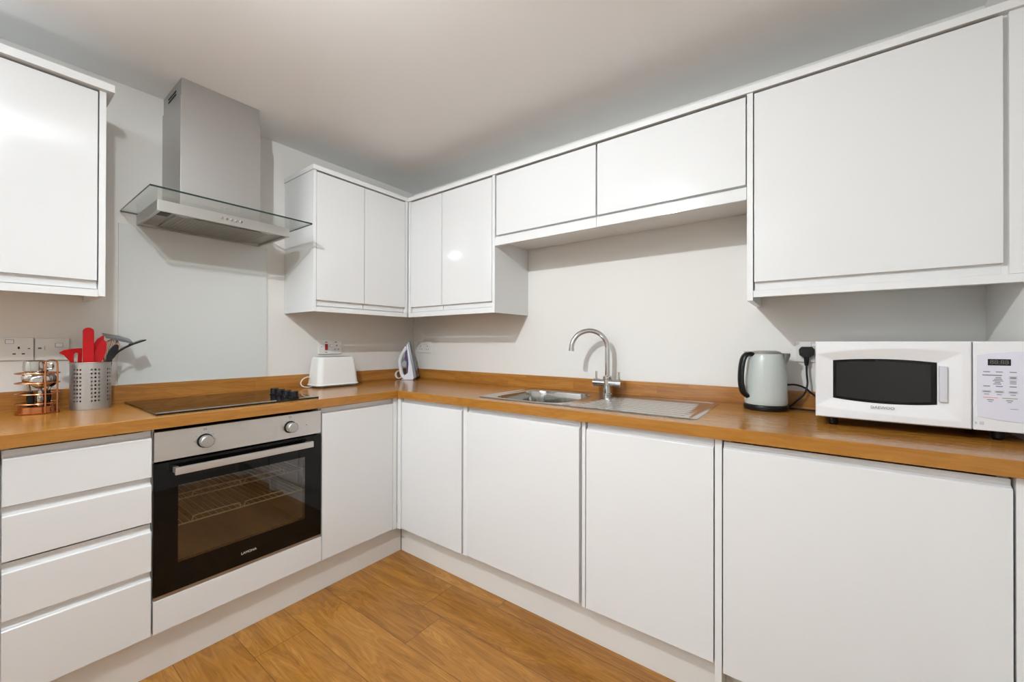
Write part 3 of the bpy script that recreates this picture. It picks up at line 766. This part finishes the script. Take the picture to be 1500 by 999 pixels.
b = BM(); box(b, xf-.0003, xf+.0005, -2.762, -2.754, .953, .962); bar(b, -2.7475, .9575, .004, .006); obj('badge', b, M['print_light'], ctl)
for yy in (-2.45, -2.80):
    for xx in (-.33, -.09):
        b = BM(); lathe(b, [(.012, 0), (.013, .026), (0, .026)] if False else [(.010, .9105), (.013, .915), (.013, .9395), (0, .9395)], xx, yy, 20); obj('foot', b, M['black'], mw)

# ------------------------------------------------------------------ toaster
ts = thing('toaster', 'white two-slice toaster on the worktop right of the hob', 'toaster', (-.70, -.098, .910))
def taper(bm, x0, x1, y0, y1, z0, z1, inx, iny, R=.03, rtop=.012):
    """rounded-rectangle loft, narrowing upwards"""
    lv = [(z0, 0), (z0+(z1-z0)*.5, .5), (z1-rtop, 1-rtop/(z1-z0))]
    rings = []
    def ring(z, ix, iy, R):
        out = []
        X0_, X1_, Y0_, Y1_ = x0+ix, x1-ix, y0+iy, y1-iy
        for (cx_, cy_, a0) in ((X1_-R, Y1_-R, 0), (X0_+R, Y1_-R, PI/2), (X0_+R, Y0_+R, PI), (X1_-R, Y0_+R, 1.5*PI)):
            for k in range(8):
                a = a0+PI/2*k/7; out.append(bm.verts.new((cx_+R*math.cos(a), cy_+R*math.sin(a), z)))
        return out
    for z, t in lv: rings.append(ring(z, inx*t, iny*t, R))
    for k in range(1, 5):
        a = PI/2*k/4; e = rtop*(1-math.cos(a)); rings.append(ring(z1-rtop+rtop*math.sin(a), inx+e, iny+e, max(.006, R-e)))
    for A, B in zip(rings, rings[1:]):
        n_ = len(A)
        for i in range(n_): bm.faces.new((A[i], A[(i+1) % n_], B[(i+1) % n_], B[i]))
    bm.faces.new(rings[0][::-1]); bm.faces.new(rings[-1])
tx0, tx1, ty0, ty1 = -.832, -.572, -.172, -.030
b = BM(); taper(b, tx0, tx1, ty0, ty1, .928, 1.087, .016, .012, .030, .012); tb = obj('body', b, M['toaster'], ts)
b = BM(); taper(b, tx0-.004, tx1+.004, ty0-.004, ty1+.004, .923, .932, .003, .003, .032, .003); obj('skirt', b, M['toaster'], ts)
b = BM(); taper(b, tx0+.008, tx1-.008, ty0+.008, ty1-.008, .914, .9235, -.002, -.002, .026, .002); obj('base', b, M['grey_plastic'], ts)
for xx in (tx0+.03, tx1-.03):
    for yy in (ty0+.022, ty1-.022):
        b = BM(); lathe(b, [(.007, .9103), (.007, .9142), (0, .9142)], xx, yy, 14); obj('foot', b, M['grey_plastic'], ts)
for yy in (-.125, -.078):
    b = BM(); box(b, -.79, -.615, yy-.012, yy+.012, 1.0868, 1.0876); obj('bread_slot', b, M['gap'], ts)
b = BM(); box(b, tx1-.012, tx1+.006, -.112, -.090, 1.058, 1.066, .002); obj('lever', b, M['grey_plastic'], ts)
b = BM(); tube(b, smooth_path([(-.822, -.075, .965), (-.845, -.075, .972), (-.875, -.080, .962), (-.890, -.085, .940), (-.880, -.088, .922), (-.855, -.088, .915), (-.825, -.085, .9155)], 8), .003, 10); obj('cord', b, M['white_cable'], ts)

# ------------------------------------------------------------------ iron (standing on its heel)
ir = thing('steam_iron', 'white and purple steam iron standing on its heel in the corner', 'iron', (-.135, -.10, .910))
# local: a = towards the soleplate (image right), z up, b = width
ua = Vector((.62, -.785, 0)).normalized(); ub = Vector((ua.y, -ua.x, 0))
tfi = Matrix(((ua.x, ub.x, 0, -.140), (ua.y, ub.y, 0, -.095), (0, 0, 1, .910), (0, 0, 0, 1)))
def slab(bm, outline, w, wf=None, hole=None):
    """side profile (a,z) given a width that tapers towards the tip"""
    def wd(z): return w*max(.12, min(1, (1-(z/.285)**1.8)))
    A = [bm.verts.new((a, -wd(z), z)) for a, z in outline]; B = [bm.verts.new((a, wd(z), z)) for a, z in outline]
    fs = []; n_ = len(outline)
    fs.append(bm.faces.new(A)); fs.append(bm.faces.new(B[::-1]))
    for i in range(n_): fs.append(bm.faces.new((A[i], B[i], B[(i+1) % n_], A[(i+1) % n_])))
    bmesh.ops.recalc_face_normals(bm, faces=fs); bevel_new(bm, fs, .0035)
# soleplate: tilted plate rising from heel to the tip
b = BM(); slab(b, [(.058, .012), (.070, .014), (.078, .022), (.022, .262), (.012, .275), (.006, .268), (.050, .060)], .054); obj('soleplate', b, M['iron_grey'], ir, tf=tfi)
# white body in front of the soleplate, with the handle bow
b = BM(); slab(b, [(-.020, .002), (.050, .002), (.057, .012), (.049, .060), (.006, .262), (-.004, .246), (.004, .200), (.016, .120), (.014, .050), (-.010, .030)], .047); obj('body', b, M['iron_white'], ir, tf=tfi)
b = BM(); tube(b, smooth_path([(-.012, 0, .012), (-.034, 0, .030), (-.046, 0, .080), (-.052, 0, .130), (-.040, 0, .172), (-.018, 0, .206), (-.004, 0, .235)], 6), [.017]*6+[.014]*31, 14); obj('handle', b, M['iron_white'], ir, tf=tfi)
b = BM(); slab(b, [(-.014, .150), (-.010, .200), (-.002, .215), (.004, .190), (.013, .125), (.010, .050), (.004, .036), (-.006, .046), (.002, .090), (.000, .130)], .038); obj('water_tank', b, M['purple'], ir, tf=tfi)
b = BM(); lathe(b, [(0, -.024), (.022, -.024), (.024, -.018), (.024, .018), (.022, .024), (0, .024)], -.012, 0, 28, 'y', cz=.112); obj('dial', b, M['smoke'], ir, tf=tfi)
b = BM(); slab(b, [(-.030, .0005), (.052, .0005), (.052, .006), (-.030, .006)], .050); obj('heel', b, M['iron_white'], ir, tf=tfi)
b = BM(); pts = []
for k in range(90):
    a = k/90*2*PI*3.2; pts.append((-.060+.021*math.cos(a)*(1-.15*math.sin(a*.3)), -.004+.0055*(k/30-1.5), .034+.026*math.sin(a)))
pts = [(-.038, 0, .150), (-.058, 0, .135), (-.060, 0, .10), (-.050, 0, .07)]+pts
tube(b, smooth_path(pts, 2), .0032, 8); obj('cord', b, M['white_cable'], ir, tf=tfi)

# ------------------------------------------------------------------ utensil pot
ux, uy = -1.731, -.122
up_ = thing('utensil_pot', 'round brushed steel utensil holder punched with rows of square holes', 'utensil pot', (ux, uy, .910))
b = BM(); R = .058; n = 70; hh = .180
zs = [0, .020]
for k in range(9): z = .030+.0150*k; zs += [z, z+.0066]
zs += [.172, hh]
holes = set()
colsA = set()
for g0 in range(0, 70, 10): colsA |= {g0+1, g0+3, g0+5}
for Rr in (R, R-.0014):          # outer and inner skin of the sheet
    rows = [[b.verts.new((ux+Rr*math.cos(2*PI*i/n), uy+Rr*math.sin(2*PI*i/n), .9105+z)) for i in range(n)] for z in zs]
    for k in range(len(zs)-1):
        for i in range(n):
            if not ((i in colsA) and 2 <= k < 20 and k % 2 == 0): b.faces.new((rows[k][i], rows[k][(i+1) % n], rows[k+1][(i+1) % n], rows[k+1][i]))
    if Rr == R: outer = rows
for k in range(2, 20, 2):        # cut edges of the square holes
    for i in colsA:
        q0 = [outer[k][i], outer[k][(i+1) % n], outer[k+1][(i+1) % n], outer[k+1][i]]; q1 = [rows[k][i], rows[k][(i+1) % n], rows[k+1][(i+1) % n], rows[k+1][i]]
        for t_ in range(4): b.faces.new((q0[t_], q0[(t_+1) % 4], q1[(t_+1) % 4], q1[t_]))
lathe(b, [(.0565, .911), (.0565, .9125), (0, .9125)], ux, uy, 48)
pot = obj('pot', b, M['steel'], up_, sharp=30)
b = BM(); tube(b, [(ux+R*math.cos(2*PI*i/48), uy+R*math.sin(2*PI*i/48), .910+hh) for i in range(48)], .0019, 8, closed=True); obj('rim', b, M['steel'], up_)

# utensils: side outlines in the plane of the wall, each with its own thickness, bowl and handle
def flat_blade(bm, outline, y, th, tilt=0., bow=0.):
    xs = [p[0] for p in outline]; xm_ = sum(xs)/len(xs); z0_ = min(p[1] for p in outline)
    def yy(x, z): return y+tilt*(z-z0_)+bow*((x-xm_)/.02)**2
    A = [bm.verts.new((x, yy(x, z)-th/2, z)) for x, z in outline]; B = [bm.verts.new((x, yy(x, z)+th/2, z)) for x, z in outline]
    fs = [bm.faces.new(A), bm.faces.new(B[::-1])]; n_ = len(outline)
    for i in range(n_): fs.append(bm.faces.new((A[i], B[i], B[(i+1) % n_], A[(i+1) % n_])))
    bmesh.ops.recalc_face_normals(bm, faces=fs); bevel_new(bm, fs, th*.3, 2)
ZB = .914
t = thing('spatula', 'tallest red spatula with long rounded blade standing in the steel pot', 'spatula', (-1.743, -.15, ZB))
b = BM(); w_ = .0155; cxs = -1.7435
A = [(cxs-w_, 1.07), (cxs+w_, 1.07)]+[(cxs+w_*math.cos(a), 1.212+w_*.95*math.sin(a)) for a in [PI*k/10 for k in range(11)]]
flat_blade(b, A, -.165, .006, bow=.0015); obj('blade', b, M['red'], t)
b = BM(); tube(b, [(cxs, -.166, 1.08), (cxs+.006, -.130, ZB+.002)], .005, 10); obj('handle', b, M['black'], t)
t = thing('serving_spoon', 'red pointed serving spoon right of the tall spatula', 'spoon', (-1.71, -.13, ZB))
b = BM()
A = [(-1.722, 1.075), (-1.726, 1.12), (-1.726, 1.160), (-1.716, 1.182), (-1.700, 1.196), (-1.695, 1.198), (-1.696, 1.182), (-1.693, 1.160), (-1.696, 1.125), (-1.706, 1.085), (-1.710, 1.075)]
flat_blade(b, A, -.130, .007, bow=.002); obj('bowl', b, M['red'], t)
b = BM(); tube(b, [(-1.716, -.130, 1.085), (-1.722, -.105, ZB+.002)], .005, 10); obj('handle', b, M['black'], t)
t = thing('serving_spoon', 'red oval spoon in front of the pointed red spoon', 'spoon', (-1.71, -.15, ZB))
b = BM()
cxx, czz = -1.7095, 1.128
A = [(cxx+.0155*math.cos(a)+.22*(.048*math.sin(a)), czz+.050*math.sin(a)) for a in [2*PI*k/28 for k in range(28)]]
flat_blade(b, A, -.152, .006, bow=.002); obj('bowl', b, M['red'], t)
b = BM(); tube(b, [(cxx-.008, -.152, 1.085), (cxx-.010, -.135, ZB+.002)], .005, 10); obj('handle', b, M['black'], t)
t = thing('slotted_turner', 'red fan-shaped slotted turner leaning out of the pot to the left', 'turner', (-1.78, -.13, ZB))
b = BM()
A = [(-1.819, 1.130), (-1.806, 1.140), (-1.785, 1.145), (-1.758, 1.147), (-1.757, 1.060), (-1.770, 1.060), (-1.769, 1.128), (-1.776, 1.130), (-1.780, 1.122), (-1.777, 1.060), (-1.782, 1.078), (-1.792, 1.100), (-1.806, 1.121)]
flat_blade(b, A, -.128, .006, tilt=-.25, bow=.0012); obj('blade', b, M['red'], t)
b = BM(); tube(b, [(-1.772, -.130, 1.08), (-1.760, -.110, ZB+.002)], .005, 10); obj('handle', b, M['black'], t)
# whisk
t = thing('whisk', 'wire balloon whisk with pink-red wires between the red spoon and black spoon', 'whisk', (-1.69, -.12, ZB))
b = BM()
for k in range(6):
    a = PI*k/6; c_, s_ = math.cos(a), math.sin(a)
    pts = []
    for q in range(-10, 11):
        u_ = q/10; rr_ = .021*math.sqrt(max(0, 1-abs(u_)**2.6)) if False else .021*math.sin(PI*(1-abs(u_))/1.0*.5+0)*1.0
        h = 1.075+.108*(1-abs(u_)**1.7); wv = .021*math.sin(PI*u_)*1.15
        pts.append((-1.690+.25*(h-1.075)*.9+wv*c_, -.112+wv*s_, h))
    tube(b, pts, .0010, 6)
obj('wires', b, M['copper'], t)
b = BM(); tube(b, [(-1.690, -.125, 1.085), (-1.705, -.110, ZB+.002)], .006, 10); obj('handle', b, M['steel'], t)
t = thing('slotted_spoon', 'black oval spoon leaning right in the steel pot', 'spoon', (-1.67, -.13, ZB))
b = BM()
A = []
for k in range(26):
    a = 2*PI*k/26; p, q = .0135*math.cos(a), .036*math.sin(a); th_ = -.38
    A.append((-1.671+p*math.cos(th_)-q*math.sin(th_), 1.128+p*math.sin(th_)+q*math.cos(th_)))
flat_blade(b, A, -.135, .008, bow=.002); obj('bowl', b, M['black'], t)
b = BM(); tube(b, [(-1.676, -.133, 1.10), (-1.690, -.115, ZB+.002)], .005, 10); obj('handle', b, M['black'], t)
t = thing('fish_slice', 'black-handled turner bending right out of the steel pot', 'turner', (-1.66, -.12, ZB))
b = BM(); tube(b, smooth_path([(-1.700, -.10, ZB+.002), (-1.690, -.118, 1.02), (-1.680, -.125, 1.085), (-1.662, -.130, 1.122), (-1.638, -.132, 1.145), (-1.610, -.134, 1.163)], 6), .0042, 10); obj('handle', b, M['black'], t)
b = BM(); prism(b, [(-1.618, 1.157), (-1.574, 1.177), (-1.572, 1.182), (-1.580, 1.181), (-1.620, 1.163)], lambda p, q, a: (p, a, q), -.165, -.105, .0012); obj('blade', b, M['black'], t)
t = thing('metal_turner', 'grey metal turner blade fanning out at the top right of the pot', 'turner', (-1.65, -.10, ZB))
b = BM(); prism(b, [(-1.694, 1.200), (-1.688, 1.200), (-1.640, 1.190), (-1.606, 1.175), (-1.612, 1.172), (-1.645, 1.180), (-1.690, 1.194)], lambda p, q, a: (p, a, q+.22*(a+.10)), -.135, -.065, .0008); obj('blade', b, M['iron_grey'], t)
b = BM(); tube(b, smooth_path([(-1.690, -.08, ZB+.002), (-1.690, -.092, 1.05), (-1.680, -.098, 1.11), (-1.664, -.10, 1.15), (-1.650, -.10, 1.182)], 5), .0030, 8); obj('handle', b, M['steel'], t)

# ------------------------------------------------------------------ copper rack with steel cups and spoons
rx, ry = -1.868, -.122
rk = thing('copper_rack', 'round copper wire cutlery rack with tiered rings and loop handle', 'rack', (rx, ry, .910))
b = BM()
lathe(b, [(.054, .9105), (.056, .913), (.056, .9145), (0, .9145)], rx, ry, 48); obj('base_plate', b, M['copper'], rk)
b = BM(); lathe(b, [(.048, .9145), (.048, .934), (.046, .936), (0, .936)], rx, ry, 48); obj('base_drum', b, M['copper'], rk)
for z, r in ((.946, .053), (.981, .054), (1.021, .055), (1.056, .055)):
    b = BM(); tube(b, [(rx+r*math.cos(2*PI*i/56), ry+r*math.sin(2*PI*i/56), z) for i in range(56)], .0022, 8, closed=True); obj('ring', b, M['copper'], rk)
for az in (-1.05,):
    d_ = Vector((math.cos(az), math.sin(az), 0)); s_ = Vector((-math.sin(az), math.cos(az), 0)); cc = Vector((rx, ry, 0))+d_*.059
    b = BM(); hw = .0175
    pts = [cc-s_*hw+Vector((0, 0, .9125)), cc-s_*hw+Vector((0, 0, 1.0)), cc-s_*hw+Vector((0, 0, 1.085)), cc-s_*hw*.75+Vector((0, 0, 1.100)), cc+Vector((0, 0, 1.104)), cc+s_*hw*.75+Vector((0, 0, 1.100)), cc+s_*hw+Vector((0, 0, 1.085)), cc+s_*hw+Vector((0, 0, 1.0)), cc+s_*hw+Vector((0, 0, .9125))]
    tube(b, smooth_path(pts, 5), .0026, 10); obj('loop_handle', b, M['copper'], rk)
# cup on the top ring
t = thing('steel_cup', 'polished steel cup lying across the top ring of the copper rack', 'cup', (rx-.008, ry-.012, 1.0585))
b = BM(); lathe(b, [(.0, .046), (.022, .046), (.028, .041), (.030, .022), (.029, .006), (.024, .0)], 0, 0, 36); lathe(b, [(.022, .0), (.026, .008), (.027, .030), (.020, .040), (0, .040)], 0, 0, 36)
obj('bowl', b, M['mirror_steel'], t, local=True)
b = BM(); tube(b, smooth_path([(.027, -.004, .034), (.042, -.008, .030), (.042, -.008, .014), (.027, -.004, .010)], 6), .003, 8); obj('handle', b, M['mirror_steel'], t, local=True)
spots = [(-.052, -.052, 1.040, .022, 'leftmost ball-bowled steel spoon hanging in the copper rack'), (.010, -.072, 1.030, .031, 'largest round-bowled steel ladle at the front of the copper rack'), (.052, -.040, 1.034, .026, 'round-bowled steel ladle behind the copper loop handle'), (.068, .018, 1.028, .028, 'dark round-bowled ladle on the right side of the copper rack'), (-.045, .045, 1.036, .024, 'steel spoon at the back left of the copper rack'), (.02, .060, 1.068, .022, 'tallest steel spoon at the back of the copper rack')]
for i, (ox, oy, z, r, lab) in enumerate(spots):
    sc = .47
    bxp, byp = rx+ox*sc, ry+oy*sc
    t = thing('ladle', lab, 'ladle', (bxp, byp, .937), group='spoons and ladles in the copper rack')
    b = BM()
    bmesh.ops.create_uvsphere(b, u_segments=24, v_segments=14, radius=r*.92)
    d_ = Vector((ox, oy, 0)).normalized()
    for v in b.verts: v.co = Vector((v.co.x, v.co.y, v.co.z))
    bmesh.ops.scale(b, vec=(1., .62, 1.), verts=b.verts)
    bmesh.ops.rotate(b, cent=(0, 0, 0), matrix=Matrix.Rotation(math.atan2(d_.y, d_.x)+PI/2, 3, 'Z'), verts=b.verts)
    bmesh.ops.translate(b, vec=(0, 0, z-.937), verts=b.verts)
    obj('bowl', b, M['mirror_steel'] if i != 3 else M['black'], t, local=True)
    b = BM(); tube(b, [(0, 0, z-.937-r*.8), (-d_.x*.006, -d_.y*.006, .052)], [.0045, .0035], 10); obj('neck', b, M['mirror_steel'], t, local=True)
    b = BM(); tube(b, [(-d_.x*.006, -d_.y*.006, .054), (-d_.x*.008, -d_.y*.008, .030), (-d_.x*.009, -d_.y*.009, .0005)], [.006, .010, .008], 12); obj('handle', b, M['black'] if i != 1 else M['mirror_steel'], t, local=True)

# ------------------------------------------------------------------ ceiling lamp above, and an added fill uplighter behind the camera
def point(name, loc, e, r, col, parent=None):
    l = bpy.data.lights.new(name, 'POINT'); l.energy = e; l.shadow_soft_size = r; l.color = col
    o = bpy.data.objects.new(name, l); C.objects.link(o); o.location = loc; return o
def spot_lamp(x, y, label):
    t = thing('ceiling_lamp', label, 'lamp', (x, y, ZC-.001))
    b = BM(); lathe(b, [(.05, ZC-.001), (.05, ZC-.012), (.012, ZC-.018), (.012, ZC-.045), (0, ZC-.045)], x, y, 32); obj('ceiling_rose', b, M['satin'], t)
    return t
spot_lamp(-2.0, -1.53, 'small white ceiling lamp above the floor in front of the drawers')
LC = (.90, .955, 1.)
point('lamp_light', (-2.0, -1.53, 2.19), 8, .022, LC)
hl_ = bpy.data.lights.new('lamp_beam', 'SPOT'); hl_.energy = 39; hl_.spot_size = 2.75; hl_.spot_blend = 1.; hl_.shadow_soft_size = .022; hl_.color = LC
ho = bpy.data.objects.new('lamp_beam', hl_); C.objects.link(ho); ho.location = (-2.0, -1.53, 2.185)
ho.rotation_euler = Vector((2.0, .15, -1.25)).to_track_quat('-Z', 'Y').to_euler()
# unseen uplighter, added for soft fill: its beam bounces off ceiling and walls
fl = thing('fill_uplighter', 'slim white uplighter added for fill, unseen behind the camera', 'lamp', (-3.4, -1.0, 0))
b = BM(); lathe(b, [(.13, .0), (.13, .012), (.02, .02), (.012, .03), (.012, 1.20), (0, 1.20)], -3.4, -1.0, 32); obj('stand', b, M['satin'], fl)
b = BM(); lathe(b, [(.03, 1.20), (.10, 1.28), (.102, 1.28), (.032, 1.195)], -3.4, -1.0, 32); obj('shade', b, M['satin'], fl)
sl = bpy.data.lights.new('fill_uplight', 'SPOT'); sl.energy = 235; sl.spot_size = 2.3; sl.spot_blend = 1.; sl.shadow_soft_size = .06; sl.color = (.81, .905, 1)
so_ = bpy.data.objects.new('fill_uplight', sl); C.objects.link(so_); so_.location = (-3.4, -1.0, 1.30); so_.rotation_euler = (PI, 0, 0)

w = bpy.data.worlds.new('world'); S.world = w; w.use_nodes = True
w.node_tree.nodes['Background'].inputs[0].default_value = (.75, .85, 1, 1); w.node_tree.nodes['Background'].inputs[1].default_value = .6
S.view_settings.view_transform = 'Standard'; S.view_settings.look = 'None'; S.view_settings.gamma = 1; S.view_settings.exposure = .84
S.view_settings.use_curve_mapping = False
